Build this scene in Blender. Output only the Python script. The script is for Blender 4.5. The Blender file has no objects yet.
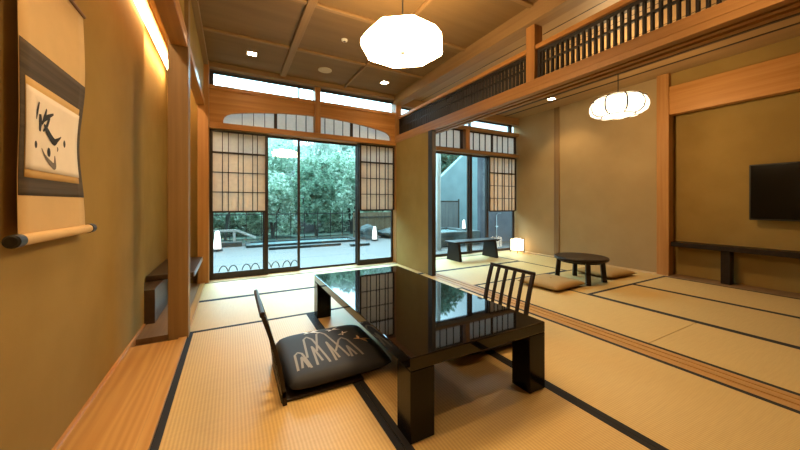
import bpy, bmesh, math, random
from mathutils import Vector, Matrix
random.seed(7)
S = bpy.context.scene
C = S.collection
PI = math.pi

# ------------------------------------------------------------------ materials
def nodes(name):
    m = bpy.data.materials.new(name); m.use_nodes = True
    nt = m.node_tree; b = nt.nodes['Principled BSDF']
    return m, nt, b
def plain(name, col, rough=.5, metal=0, spec=.5, coat=0, ior=1.5):
    m, nt, b = nodes(name)
    b.inputs['Base Color'].default_value = (*col, 1)
    b.inputs['Roughness'].default_value = rough
    b.inputs['Metallic'].default_value = metal
    b.inputs['Specular IOR Level'].default_value = spec
    b.inputs['IOR'].default_value = ior
    b.inputs['Coat Weight'].default_value = coat
    # a little unevenness so no surface is perfectly uniform
    tc = nt.nodes.new('ShaderNodeTexCoord'); n = nt.nodes.new('ShaderNodeTexNoise')
    n.inputs['Scale'].default_value = 9; n.inputs['Detail'].default_value = 3
    mx = nt.nodes.new('ShaderNodeMix'); mx.data_type = 'RGBA'
    mx.inputs['A'].default_value = (*[c*.9 for c in col], 1); mx.inputs['B'].default_value = (*[min(1, c*1.08) for c in col], 1)
    nt.links.new(tc.outputs['Object'], n.inputs['Vector']); nt.links.new(n.outputs['Fac'], mx.inputs['Factor'])
    nt.links.new(mx.outputs['Result'], b.inputs['Base Color'])
    return m
def ramp(nt, a, bcol, p0=.3, p1=.7):
    r = nt.nodes.new('ShaderNodeValToRGB')
    r.color_ramp.elements[0].position = p0; r.color_ramp.elements[0].color = (*a, 1)
    r.color_ramp.elements[1].position = p1; r.color_ramp.elements[1].color = (*bcol, 1)
    return r
def wood(name, dark, light, axis='y', rough=.45, across=22, cathedral=0, spec=.4, ring=.25):
    m, nt, b = nodes(name)
    tc = nt.nodes.new('ShaderNodeTexCoord'); mp = nt.nodes.new('ShaderNodeMapping')
    sc = {'x': (.8, across, across), 'y': (across, .8, across), 'z': (across, across, .8)}[axis]
    mp.inputs['Scale'].default_value = sc
    nt.links.new(tc.outputs['Object'], mp.inputs['Vector'])
    n = nt.nodes.new('ShaderNodeTexNoise'); n.inputs['Scale'].default_value = 1; n.inputs['Detail'].default_value = 5
    n.inputs['Roughness'].default_value = .6
    nt.links.new(mp.outputs['Vector'], n.inputs['Vector'])
    src = n.outputs['Fac']
    if cathedral:
        w = nt.nodes.new('ShaderNodeTexWave'); w.wave_type = 'RINGS'; w.rings_direction = {'x': 'X', 'y': 'Y', 'z': 'Z'}[axis]
        w.inputs['Scale'].default_value = cathedral; w.inputs['Distortion'].default_value = 7; w.inputs['Detail'].default_value = 2
        w.inputs['Detail Scale'].default_value = .5
        mp2 = nt.nodes.new('ShaderNodeMapping'); mp2.inputs['Scale'].default_value = {'x': (.12, 1, 1), 'y': (1, .12, 1), 'z': (1, 1, .12)}[axis]
        mp2.inputs['Location'].default_value = (.05, .1, .07)
        nt.links.new(tc.outputs['Object'], mp2.inputs['Vector']); nt.links.new(mp2.outputs['Vector'], w.inputs['Vector'])
        mm = nt.nodes.new('ShaderNodeMix'); mm.inputs['Factor'].default_value = ring * 2
        nt.links.new(n.outputs['Fac'], mm.inputs['A']); nt.links.new(w.outputs['Fac'], mm.inputs['B'])
        src = mm.outputs['Result']
    r = ramp(nt, dark, light); nt.links.new(src, r.inputs['Fac'])
    nt.links.new(r.outputs['Color'], b.inputs['Base Color'])
    b.inputs['Roughness'].default_value = rough; b.inputs['Specular IOR Level'].default_value = spec
    bp = nt.nodes.new('ShaderNodeBump'); bp.inputs['Strength'].default_value = .08; bp.inputs['Distance'].default_value = .003
    nt.links.new(src, bp.inputs['Height']); nt.links.new(bp.outputs['Normal'], b.inputs['Normal'])
    return m
def plaster(name, a, bcol, rough=.9):
    m, nt, b = nodes(name)
    tc = nt.nodes.new('ShaderNodeTexCoord')
    n = nt.nodes.new('ShaderNodeTexNoise'); n.inputs['Scale'].default_value = 2.5; n.inputs['Detail'].default_value = 8
    n2 = nt.nodes.new('ShaderNodeTexNoise'); n2.inputs['Scale'].default_value = 160; n2.inputs['Detail'].default_value = 2
    nt.links.new(tc.outputs['Object'], n.inputs['Vector']); nt.links.new(tc.outputs['Object'], n2.inputs['Vector'])
    r = ramp(nt, a, bcol, .35, .65); nt.links.new(n.outputs['Fac'], r.inputs['Fac']); nt.links.new(r.outputs['Color'], b.inputs['Base Color'])
    bp = nt.nodes.new('ShaderNodeBump'); bp.inputs['Strength'].default_value = .15; bp.inputs['Distance'].default_value = .002
    nt.links.new(n2.outputs['Fac'], bp.inputs['Height']); nt.links.new(bp.outputs['Normal'], b.inputs['Normal'])
    b.inputs['Roughness'].default_value = rough; b.inputs['Specular IOR Level'].default_value = .2
    return m
def tatami(name, axis):
    # woven rush: fine ribs along the mat and a light irregular weave across them
    m, nt, b = nodes(name)
    tc = nt.nodes.new('ShaderNodeTexCoord')
    w = nt.nodes.new('ShaderNodeTexWave'); w.bands_direction = 'X' if axis == 'y' else 'Y'
    w.inputs['Scale'].default_value = 20; w.inputs['Distortion'].default_value = .6; w.inputs['Detail'].default_value = 1
    n = nt.nodes.new('ShaderNodeTexNoise'); mp = nt.nodes.new('ShaderNodeMapping')
    mp.inputs['Scale'].default_value = (6, 90, 1) if axis == 'y' else (90, 6, 1)
    n.inputs['Scale'].default_value = 1; n.inputs['Detail'].default_value = 3
    nt.links.new(tc.outputs['Object'], w.inputs['Vector']); nt.links.new(tc.outputs['Object'], mp.inputs['Vector']); nt.links.new(mp.outputs['Vector'], n.inputs['Vector'])
    mm = nt.nodes.new('ShaderNodeMix'); mm.inputs['Factor'].default_value = .5
    nt.links.new(w.outputs['Fac'], mm.inputs['A']); nt.links.new(n.outputs['Fac'], mm.inputs['B'])
    r = ramp(nt, TAT_A, TAT_B, .2, .8); nt.links.new(mm.outputs['Result'], r.inputs['Fac']); nt.links.new(r.outputs['Color'], b.inputs['Base Color'])
    bp = nt.nodes.new('ShaderNodeBump'); bp.inputs['Strength'].default_value = .2; bp.inputs['Distance'].default_value = .002
    nt.links.new(mm.outputs['Result'], bp.inputs['Height']); nt.links.new(bp.outputs['Normal'], b.inputs['Normal'])
    b.inputs['Roughness'].default_value = .5; b.inputs['Specular IOR Level'].default_value = .35
    return m
def emit(name, col, strength, base=(.9, .9, .85)):
    m, nt, b = nodes(name)
    b.inputs['Base Color'].default_value = (*base, 1)
    b.inputs['Emission Color'].default_value = (*col, 1); b.inputs['Emission Strength'].default_value = strength
    return m
def glass(name, tint=(.93, .97, .97), ior=1.5):
    m = bpy.data.materials.new(name); m.use_nodes = True; nt = m.node_tree; nt.nodes.clear()
    o = nt.nodes.new('ShaderNodeOutputMaterial'); t = nt.nodes.new('ShaderNodeBsdfTransparent'); g = nt.nodes.new('ShaderNodeBsdfGlossy')
    lw = nt.nodes.new('ShaderNodeLayerWeight'); lw.inputs['Blend'].default_value = .5
    pw = nt.nodes.new('ShaderNodeMath'); pw.operation = 'POWER'; pw.inputs[1].default_value = 5.0; nt.links.new(lw.outputs['Facing'], pw.inputs[0])
    f = nt.nodes.new('ShaderNodeMath'); f.operation = 'MULTIPLY_ADD'; f.inputs[1].default_value = .96; f.inputs[2].default_value = .04; nt.links.new(pw.outputs[0], f.inputs[0]); x = nt.nodes.new('ShaderNodeMixShader')
    t.inputs['Color'].default_value = (*tint, 1); g.inputs['Roughness'].default_value = .0
    nt.links.new(f.outputs[0], x.inputs[0]); nt.links.new(t.outputs[0], x.inputs[1]); nt.links.new(g.outputs[0], x.inputs[2]); nt.links.new(x.outputs[0], o.inputs[0])
    return m
def lanternpaper(name, col, st):
    m = bpy.data.materials.new(name); m.use_nodes = True; nt = m.node_tree; nt.nodes.clear()
    o = nt.nodes.new('ShaderNodeOutputMaterial'); t = nt.nodes.new('ShaderNodeBsdfTransparent'); e = nt.nodes.new('ShaderNodeEmission'); x = nt.nodes.new('ShaderNodeMixShader')
    e.inputs['Color'].default_value = (*col, 1); e.inputs['Strength'].default_value = st*2; x.inputs[0].default_value = .55
    nt.links.new(t.outputs[0], x.inputs[1]); nt.links.new(e.outputs[0], x.inputs[2]); nt.links.new(x.outputs[0], o.inputs[0])
    return m
def paper(name, col, trans, fac):
    m = bpy.data.materials.new(name); m.use_nodes = True; nt = m.node_tree; nt.nodes.clear()
    o = nt.nodes.new('ShaderNodeOutputMaterial'); d = nt.nodes.new('ShaderNodeBsdfDiffuse'); t = nt.nodes.new('ShaderNodeBsdfTranslucent'); x = nt.nodes.new('ShaderNodeMixShader')
    tc = nt.nodes.new('ShaderNodeTexCoord'); n = nt.nodes.new('ShaderNodeTexNoise'); n.inputs['Scale'].default_value = 25; n.inputs['Detail'].default_value = 6
    r = ramp(nt, [c*.9 for c in col], col, .3, .6)
    nt.links.new(tc.outputs['Object'], n.inputs['Vector']); nt.links.new(n.outputs['Fac'], r.inputs['Fac']); nt.links.new(r.outputs['Color'], d.inputs['Color'])
    t.inputs['Color'].default_value = (*trans, 1); x.inputs[0].default_value = fac
    nt.links.new(d.outputs[0], x.inputs[1]); nt.links.new(t.outputs[0], x.inputs[2]); nt.links.new(x.outputs[0], o.inputs[0])
    return m
def leafmat(name, a, bcol):
    m = bpy.data.materials.new(name); m.use_nodes = True; nt = m.node_tree; nt.nodes.clear()
    o = nt.nodes.new('ShaderNodeOutputMaterial'); d = nt.nodes.new('ShaderNodeBsdfDiffuse'); t = nt.nodes.new('ShaderNodeBsdfTranslucent'); x = nt.nodes.new('ShaderNodeMixShader')
    tc = nt.nodes.new('ShaderNodeTexCoord'); n = nt.nodes.new('ShaderNodeTexNoise'); n.inputs['Scale'].default_value = 7; n.inputs['Detail'].default_value = 5
    r = ramp(nt, a, bcol, .38, .62)
    nt.links.new(tc.outputs['Object'], n.inputs['Vector']); nt.links.new(n.outputs['Fac'], r.inputs['Fac'])
    for s in (d, t): nt.links.new(r.outputs['Color'], s.inputs['Color'])
    x.inputs[0].default_value = .35
    nt.links.new(d.outputs[0], x.inputs[1]); nt.links.new(t.outputs[0], x.inputs[2]); nt.links.new(x.outputs[0], o.inputs[0])
    return m

TAT_A = (.455, .302, .112); TAT_B = (.58, .398, .158)
M = dict(
    tat_y=tatami('tatami rush lengthwise', 'y'), tat_x=tatami('tatami rush crosswise', 'x'),
    heri=plain('black cloth border', (.006, .004, .004), .85),
    wall=plaster('ochre earth plaster', (.28, .178, .050), (.325, .21, .063)),
    wall_pale=plaster('sand earth plaster', (.325, .225, .110), (.365, .258, .130)),
    cedar_x=wood('orange cedar x', (.36, .15, .035), (.52, .245, .07), 'x', .4),
    cedar_y=wood('orange cedar y', (.36, .15, .035), (.52, .245, .07), 'y', .4),
    cedar_z=wood('orange cedar z', (.34, .15, .04), (.46, .225, .07), 'z', .4),
    post=wood('brown cedar post', (.17, .095, .032), (.24, .14, .05), 'z', .5),
    board=wood('grained cedar board', (.42, .205, .055), (.53, .29, .095), 'y', .3, 34, 16, .5, .18),
    sill=wood('pale sill wood', (.50, .34, .17), (.66, .48, .27), 'x', .25),
    rail=wood('threshold wood', (.36, .18, .055), (.47, .26, .09), 'y', .3),
    ceil=wood('brown ceiling board', (.165, .092, .030), (.205, .118, .042), 'x', .6, 10),
    ceil_pale=wood('pale ceiling board', (.30, .18, .075), (.37, .23, .10), 'y', .55, 12),
    batten_x=wood('ceiling batten x', (.22, .122, .046), (.29, .168, .065), 'x', .55),
    batten_y=wood('ceiling batten y', (.22, .122, .046), (.29, .168, .065), 'y', .55),
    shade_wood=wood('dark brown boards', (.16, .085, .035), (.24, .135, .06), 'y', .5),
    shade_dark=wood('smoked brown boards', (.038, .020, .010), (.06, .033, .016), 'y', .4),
    beam=wood('brown cedar beam', (.28, .125, .032), (.40, .195, .06), 'y', .4),
    lintel=wood('red cedar lintel', (.40, .17, .035), (.52, .25, .07), 'y', .4),
    dark=plain('dark stained frame', (.020, .011, .008), .45),
    lattice=plain('black lattice wood', (.014, .009, .007), .55),
    lacquer=plain('black lacquer', (.004, .003, .003), .03, 0, .5, 0, 1.46),
    lacquer_leg=plain('satin black lacquer', (.004, .003, .003), .18, 0, .3, 0, 1.4),
    dwood=wood('dark walnut', (.010, .005, .003), (.020, .011, .006), 'x', .4, 22, 0, .25),
    chairw=wood('dark chair wood', (.012, .006, .004), (.026, .014, .007), 'z', .38, 22, 0, .3),
    glass=glass('window glass'),
    paper=paper('shoji paper', (.80, .68, .55), (.9, .85, .80), .20),
    paper_thin=paper('thin shoji paper', (.74, .72, .68), (.88, .92, .93), .20),
    silver=plain('brushed steel', (.55, .56, .56), .3, 1),
    tv=plain('black screen', (.003, .003, .003), .12, 0, .25), bezel=plain('black plastic', (.012, .012, .012), .4),
    fabric=plain('charcoal cushion cloth', (.019, .021, .029), .75),
    tanfab=plain('mustard cushion cloth', (.33, .195, .055), .9),
    emb=plain('silver grey thread', (.22, .19, .155), .7), bird_w=plain('white thread', (.72, .72, .68), .7), bird_o=plain('tan thread', (.62, .36, .14), .7),
    silk=plain('tan silk mounting', (.60, .40, .18), .8), band=wood('dark brocade band', (.045, .031, .019), (.088, .062, .038), 'y', .8, 60),
    gold=plain('gold brocade strip', (.55, .34, .11), .7), washi=plain('white calligraphy paper', (.78, .68, .58), .9), ink=plain('black ink', (.012, .010, .010), .7), ink_grey=plain('diluted ink', (.16, .13, .11), .8),
    lantern=emit('glowing white paper', (1, .70, .36), 26), lantern2=emit('glowing ribbed paper', (1, .70, .36), 15),
    lantern3=lanternpaper('thin lantern paper', (1, .80, .52), 1.25),
    lamp_glow=emit('glowing lamp paper', (1, .72, .40), 4), down=emit('downlight lens', (1, .80, .52), 60),
    led=emit('cove light strip', (1, .70, .36), 30),
    white=plain('white plastic', (.75, .72, .66), .5), grill=plain('speaker grille', (.50, .42, .31), .7),
    brass=plain('brass', (.5, .32, .12), .35, 1),
    deck=plain('pale terrace stone', (.072, .061, .055), .7), edge=plain('dark wet edge', (.02, .03, .03), .5),
    water=plain('pool water', (.30, .42, .42), .08), soil=plaster('garden soil', (.05, .08, .06), (.09, .13, .10)),
    stone=plaster('dark rock', (.045, .055, .055), (.13, .15, .145)), iron=plain('black iron', (.015, .015, .015), .5),
    weath=wood('weathered rail', (.30, .27, .24), (.45, .42, .38), 'x', .7), bamboo=wood('brown bamboo screen', (.15, .10, .06), (.30, .21, .13), 'z', .7, 40),
    wicker=wood('grey wicker', (.10, .09, .09), (.24, .22, .20), 'z', .8, 40), tealwall=plaster('teal plaster', (.24, .34, .345), (.29, .40, .405)),
    slate=plaster('slate grey wall', (.09, .09, .105), (.12, .12, .135)), bark=wood('dark bark', (.03, .03, .025), (.07, .065, .055), 'z', .9), birch=wood('white bark', (.55, .56, .54), (.78, .80, .78), 'z', .8, 8),
    glow_out=emit('glowing garden lantern', (1, .88, .80), 1.4),
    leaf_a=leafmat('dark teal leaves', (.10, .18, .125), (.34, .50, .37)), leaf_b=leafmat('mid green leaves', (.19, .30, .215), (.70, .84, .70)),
    leaf_haze=leafmat('haze-paled leaves', (.40, .48, .42), (.70, .78, .70)),  # far leaves: distance haze is put into their pale colour
)

# ------------------------------------------------------------------ mesh builder
class MB:
    def __init__(self): self.b = bmesh.new()
    def box(self, x, y, z, bev=0, seg=1):
        vs = [self.b.verts.new((x[i], y[j], z[k])) for k in (0, 1) for j in (0, 1) for i in (0, 1)]
        fs = [(0, 2, 3, 1), (4, 5, 7, 6), (0, 1, 5, 4), (2, 6, 7, 3), (0, 4, 6, 2), (1, 3, 7, 5)]
        ff = [self.b.faces.new([vs[i] for i in f]) for f in fs]
        if bev:
            es = list({e for f in ff for e in f.edges})
            bmesh.ops.bevel(self.b, geom=es, offset=bev, segments=seg, affect='EDGES', profile=.5)
        return self
    def tube(self, pts, rad, n=8, cap=True):
        pts = [Vector(p) for p in pts]
        if not isinstance(rad, (list, tuple)): rad = [rad]*len(pts)
        rings = []
        up = None
        for i, p in enumerate(pts):
            d = (pts[min(i+1, len(pts)-1)] - pts[max(i-1, 0)])
            if d.length < 1e-9: d = Vector((0, 0, 1))
            d.normalize()
            if up is None or abs(up.dot(d)) > .99:
                up = Vector((0, 0, 1)) if abs(d.z) < .9 else Vector((1, 0, 0))
            a = d.cross(up).normalized(); c2 = a.cross(d).normalized(); up = c2
            rings.append([self.b.verts.new(p + (a*math.cos(t) + c2*math.sin(t))*rad[i]) for t in [2*PI*k/n for k in range(n)]])
        for r0, r1 in zip(rings, rings[1:]):
            for k in range(n): self.b.faces.new((r0[k], r0[(k+1) % n], r1[(k+1) % n], r1[k]))
        if cap:
            self.b.faces.new(rings[0][::-1]); self.b.faces.new(rings[-1])
        return self
    def cyl(self, p0, p1, r, n=16): return self.tube([p0, p1], r, n)
    def bar(self, p0, p1, w, h):        # rectangular bar between two points
        p0, p1 = Vector(p0), Vector(p1); d = (p1-p0).normalized()
        s = d.cross(Vector((0, 0, 1)));  s = s.normalized() if s.length > 1e-4 else Vector((1, 0, 0)); u = s.cross(d)
        a = [[self.b.verts.new(p + s*i*w/2 + u*j*h/2) for i, j in ((-1, -1), (1, -1), (1, 1), (-1, 1))] for p in (p0, p1)]
        for k in range(4): self.b.faces.new((a[0][k], a[0][(k+1) % 4], a[1][(k+1) % 4], a[1][k]))
        self.b.faces.new(a[0][::-1]); self.b.faces.new(a[1]); return self
    def lathe(self, prof, n=32, c=(0, 0), lobes=0, amp=0, rot=0):
        rings = []
        for r, z in prof:
            ring = []
            for k in range(n):
                t = 2*PI*k/n + rot
                q = r*(1 + (amp*abs(math.sin(lobes*t/2)) if lobes else 0))
                ring.append(self.b.verts.new((c[0]+q*math.cos(t), c[1]+q*math.sin(t), z)))
            rings.append(ring)
        for r0, r1 in zip(rings, rings[1:]):
            for k in range(n): self.b.faces.new((r0[k], r0[(k+1) % n], r1[(k+1) % n], r1[k]))
        self.b.faces.new(rings[0][::-1]); self.b.faces.new(rings[-1]); return self
    def prism(self, pts, axis, a0, a1):  # polygon in the two other axes, extruded along axis
        def P(p, a): return {'x': (a, p[0], p[1]), 'y': (p[0], a, p[1]), 'z': (p[0], p[1], a)}[axis]
        A = [self.b.verts.new(P(p, a0)) for p in pts]; B = [self.b.verts.new(P(p, a1)) for p in pts]
        n = len(pts)
        for k in range(n): self.b.faces.new((A[k], A[(k+1) % n], B[(k+1) % n], B[k]))
        self.b.faces.new(A[::-1]); self.b.faces.new(B); return self
    def grid(self, fn, nu, nv, thick=None):   # surface fn(s,t)
        V = [[self.b.verts.new(fn(i/nu, j/nv)) for i in range(nu+1)] for j in range(nv+1)]
        for j in range(nv):
            for i in range(nu): self.b.faces.new((V[j][i], V[j][i+1], V[j+1][i+1], V[j+1][i]))
        return self
    def build(self, name, mat, parent=None, smooth=False, sub=0, solid=0):
        bmesh.ops.recalc_face_normals(self.b, faces=self.b.faces)
        me = bpy.data.meshes.new(name)
        off = Vector((0, 0, 0))
        if parent is None:
            vs = [v.co for v in self.b.verts]
            lo = Vector([min(v[i] for v in vs) for i in range(3)]); hi = Vector([max(v[i] for v in vs) for i in range(3)])
            off = Vector(((lo.x+hi.x)/2, (lo.y+hi.y)/2, lo.z))
            for v in self.b.verts: v.co -= off
        self.b.to_mesh(me); self.b.free()
        me.materials.append(mat)
        if smooth:
            for p in me.polygons: p.use_smooth = True
        o = bpy.data.objects.new(name, me); C.objects.link(o); o.location = off
        if parent is not None: o.parent = parent
        if solid:
            md = o.modifiers.new('thick', 'SOLIDIFY'); md.thickness = solid; md.offset = 0
        if sub:
            md = o.modifiers.new('sub', 'SUBSURF'); md.levels = sub; md.render_levels = sub
        return o
def struct(o, label=None):
    o['kind'] = 'structure'
    if label: o['label'] = label
    return o
def thing(name, label, cat, loc=(0, 0, 0), rz=0, group=None):
    o = bpy.data.objects.new(name, None); C.objects.link(o); o.empty_display_size = .1
    o.location = loc; o.rotation_euler = (0, 0, rz); tag(o, label, cat, group); return o
def sthing(name, loc, label=None):
    o = bpy.data.objects.new(name, None); C.objects.link(o); o.location = loc; o.empty_display_size = .1
    return struct(o, label)
def tag(o, label, cat, group=None):
    o['label'] = label; o['category'] = cat
    if group: o['group'] = group
    return o
def dup(root, loc, rz=0, label=None):
    r = root.copy(); C.objects.link(r); r.location = loc; r.rotation_euler = (0, 0, rz)
    if label: r['label'] = label
    for ch in list(root.children):
        c = ch.copy(); C.objects.link(c); c.parent = r
        for g in list(ch.children):
            d = g.copy(); C.objects.link(d); d.parent = c
    return r
def sbox(name, x, y, z, mat, bev=.002, label=None):
    return struct(MB().box(x, y, z, bev).build(name, mat), label)

CZ = 2.785       # ceiling height
# ------------------------------------------------------------------ floor and tatami
sbox('floor', (-.95, 5.75), (-2.2, 4.86), (-.12, -.035), M['shade_wood'], 0)
HW = .032
def mat_(x0, x1, y0, y1, axis, label):
    g = .0012
    t = thing('tatami_mat', label, 'tatami mat', ((x0+x1)/2, (y0+y1)/2, -.034), 0, 'tatami mats covering the floor')
    hx, hy = (x1-x0)/2-g, (y1-y0)/2-g
    MB().box((-hx, hx), (-hy, hy), (0, .034), .002).build('rush_surface', M['tat_'+axis], t)
    for s in (-1, 1):
        if axis == 'y':
            e = s*hx; xs = sorted((e, e-s*HW)); MB().box(xs, (-hy, hy), (.030, .0352)).build('cloth_border', M['heri'], t)
        else:
            e = s*hy; ys = sorted((e, e-s*HW)); MB().box((-hx, hx), ys, (.030, .0352)).build('cloth_border', M['heri'], t)
mat_(-.295, .62, -.76, 2.86, 'y', 'tan tatami mat beside the cedar alcove board, under the patterned cushion chair')
mat_(.62, 1.525, -.76, 2.86, 'y', 'tan tatami mat directly underneath the long black lacquer table')
mat_(1.525, 2.40, -.76, 2.86, 'y', 'tan tatami mat between the black table and the wooden floor track')
mat_(-.295, 1.525, 2.86, 3.735, 'x', 'daylit pale tatami mat crossing just behind the chair with patterned cushion')
mat_(1.525, 2.40, 2.86, 3.735, 'x', 'half tatami mat behind the far right table corner by the partition wall')
mat_(-.295, 1.525, 3.735, 4.56, 'x', 'brightly daylit tatami mat along the left sliding glass doors')
mat_(1.525, 2.40, 3.735, 4.56, 'x', 'half tatami mat against the right end of the left glass doors')
mat_(2.585, 3.44, 1.11, 2.88, 'y', 'tan tatami mat right of the floor track, beside the left mustard cushion')
mat_(2.585, 3.44, -.67, 1.11, 'y', 'tan tatami mat right of the floor track at the right picture edge')
mat_(3.44, 5.215, 2.0, 2.88, 'x', 'tatami mat underneath the small round table')
mat_(2.585, 4.345, 2.88, 3.735, 'x', 'pale daylit tatami mat between the low bench mat and the round table')
mat_(2.585, 4.345, 3.735, 4.56, 'x', 'pale daylit tatami mat underneath the low bench by the window')
mat_(4.345, 5.215, 2.88, 4.56, 'y', 'warm lit tatami mat in the corner with the paper floor lamp')
mat_(3.44, 4.345, -.67, 2.0, 'y', 'tan tatami mat in front of the television, second from the shelf')
mat_(4.345, 5.205, -.67, 2.0, 'y', 'tan tatami mat directly along the television alcove')
# wooden track between the two rooms
mb = MB(); mb.box((2.40, 2.445), (-2.2, 4.56), (-.034, .001)); mb.box((2.445, 2.475), (-2.2, 4.56), (-.034, -.004)); mb.box((2.475, 2.51), (-2.2, 4.56), (-.034, .001))
mb.box((2.51, 2.54), (-2.2, 4.56), (-.034, -.004)); mb.box((2.54, 2.585), (-2.2, 4.56), (-.034, .001))
struct(mb.build('trim_1', M['rail']), 'grooved wooden floor track between the two rooms')
sbox('trim_2', (-.33, 5.35), (4.56, 4.86), (-.034, .003), M['sill'], .002, 'pale wooden sill board under the sliding glass doors')
sbox('trim_3', (5.215, 5.36), (2.0, 4.56), (-.034, .002), M['sill'], .001, 'wooden edge strip along the right wall')
sbox('trim_4', (-.345, -.295), (-2.2, 4.56), (-.034, .012), M['board'], .002, 'narrow wooden edge strip beside the alcove board')

# ------------------------------------------------------------------ left alcove (tokonoma)
b_ = MB().box((-.62, -.335), (-2.2, 2.76), (-.034, .010), .003).build('alcove_board', M['board'])
tag(b_, 'grained orange cedar floor board of the scroll alcove along left wall', 'floor board')
sbox('baseboard_left', (-.632, -.615), (-2.2, 3.2), (-.03, .022), M['cedar_y'], .002)
sbox('wall_left', (-.80, -.63), (-2.2, 3.22), (-.03, CZ), M['wall'], 0)
sbox('wall_left_niche', (-.86, -.695), (3.22, 4.75), (-.03, CZ), M['wall'], 0)
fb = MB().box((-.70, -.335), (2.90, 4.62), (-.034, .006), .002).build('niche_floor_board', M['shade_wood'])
tag(fb, 'brown floor board of the side niche beneath the dark shelf', 'floor board')
sbox('trim_6', (-.41, -.285), (2.78, 2.90), (-.03, CZ), M['post'], .004, 'brown cedar alcove post')
sbox('trim_7', (-.395, -.29), (-2.2, 2.78), (2.155, 2.26), M['cedar_y'], .004, 'orange lintel beam over the scroll alcove')
sbox('trim_8', (-.385, -.30), (2.90, 4.55), (2.215, 2.29), M['cedar_y'], .004, 'lintel beam over the side niche')
sbox('wall_left_upper', (-.375, -.31), (-2.2, 4.62), (2.26, CZ), M['wall'], 0, 'plaster strip above the alcove lintels')
sbox('trim_9', (-.375, -.255), (4.55, 4.68), (-.03, CZ), M['cedar_z'], .004, 'corner post left of the glass doors')
sbox('ceiling_alcove', (-.80, -.37), (-2.2, 4.6), (2.66, 2.70), M['ceil_pale'], 0)
sh = thing('wall_shelf', 'dark wooden shelf in the side niche behind the alcove post', 'shelf', (-.5, 4.1, .29))
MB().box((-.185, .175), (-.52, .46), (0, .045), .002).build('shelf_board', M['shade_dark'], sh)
MB().box((.175, .183), (-.52, .46), (.002, .043)).build('daylit_front_edge', M['silver'], sh)['label'] = 'wooden front edge coloured bright as daylight on it'  # steel-bright strip paints the daylight falling on the wooden shelf edge
led = thing('cove_light', 'bright linear cove light high on the scroll alcove wall', 'light', (-.61, 1.5, 2.47))
MB().box((-.02, .05), (-3.2, 3.0), (.045, .075), .002).build('housing', M['cedar_y'], led)
MB().box((-.016, .012), (-3.2, 3.0), (.0, .045), .002).build('diffuser', M['led'], led)
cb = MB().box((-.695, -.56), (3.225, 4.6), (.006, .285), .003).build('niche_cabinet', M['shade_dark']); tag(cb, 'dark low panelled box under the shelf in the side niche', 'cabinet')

# hanging scroll
ys, ye = 1.435, 1.945
def scx(y, z):
    t = (y-ys)/(ye-ys)
    w = math.exp(-((z-1.26)/.19)**2)
    return -.598 + w*(.010 - .024*t) + .004*math.sin(z*9)
sc = thing('hanging_scroll', 'long hanging scroll with one brushed black character on the left wall', 'scroll', (-.6, 1.69, .86))
def sheet(name, y0, y1, z0, z1, mat, off, par=sc, lab=None, nz=16):
    nz = max(3, int((z1-z0)/.02))
    def f(s, t):
        y = y0+(y1-y0)*s; z = z0+(z1-z0)*t
        return (scx(y, z)+off+.6, y-1.69, z-.86)
    o = MB().grid(f, 8, nz).build(name, mat, par, True, 0, .0016)
    if lab: o['label'] = lab
    return o
sheet('silk_mounting', ys, ye, .885, 1.85, M['silk'], 0)
bd = sheet('brocade_band', ys, ye, 1.025, 1.53, M['band'], .0022, sc, 'dark brocade band framing the paper')
gp = sheet('gold_strip', 1.462, 1.898, 1.085, 1.415, M['gold'], .0044, sc, 'gold strips above and below paper')
pp = sheet('calligraphy_paper', 1.462, 1.898, 1.112, 1.387, M['washi'], .0066, sc, 'white paper bearing the brushed character')
# brush strokes: photograph crop coordinates to scroll (y, z)
def cp(cx, cy):
    # strokes were sketched obliquely along the wall; lay them out on the upright scroll sheet
    a = (10+cx/4.09-400)/311; b = (203-90-cy/4.09)/311
    t = -.592/(.4753+a*.8798)
    return t*(.8798-a*.4753), 1+b*t
def stroke(mb, pts, wid):
    P = []
    for (a, b2) in pts: P.append(cp(a, b2))
    # resample with Catmull-Rom
    Q = []; W = []
    n = len(P)
    for i in range(n-1):
        p0, p1, p2, p3 = P[max(i-1, 0)], P[i], P[i+1], P[min(i+2, n-1)]
        for k in range(6):
            t = k/6
            Q.append(tuple(.5*((2*p1[d])+(-p0[d]+p2[d])*t+(2*p0[d]-5*p1[d]+4*p2[d]-p3[d])*t*t+(-p0[d]+3*p1[d]-3*p2[d]+p3[d])*t**3) for d in (0, 1)))
            W.append(wid[i]+(wid[i+1]-wid[i])*t)
    Q.append(P[-1]); W.append(wid[-1]); W = [w*1.35 for w in W]
    vs = []
    for i, q in enumerate(Q):
        a, b2 = Q[max(i-1, 0)], Q[min(i+1, len(Q)-1)]
        dx, dy = b2[0]-a[0], b2[1]-a[1]; l = math.hypot(dx, dy) or 1
        nx, ny = -dy/l*W[i]/2, dx/l*W[i]/2
        row = []
        for sg in (-1, 1):
            y, z = q[0]+sg*nx, q[1]+sg*ny
            row.append(mb.b.verts.new((scx(y, z)+.0086+.6, y-1.69, z-.86)))
        vs.append(row)
    for r0, r1 in zip(vs, vs[1:]): mb.b.faces.new((r0[0], r0[1], r1[1], r1[0]))
def blob(mb, cx, cy, ry, rz):
    y0, z0 = cp(cx, cy)
    vs = []
    for k in range(16):
        t = 2*PI*k/16; y = y0+ry*math.cos(t); z = z0+rz*math.sin(t)
        vs.append(mb.b.verts.new((scx(y, z)+.6+.0082, y-1.69, z-.86)))
    mb.b.faces.new(vs)
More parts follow.
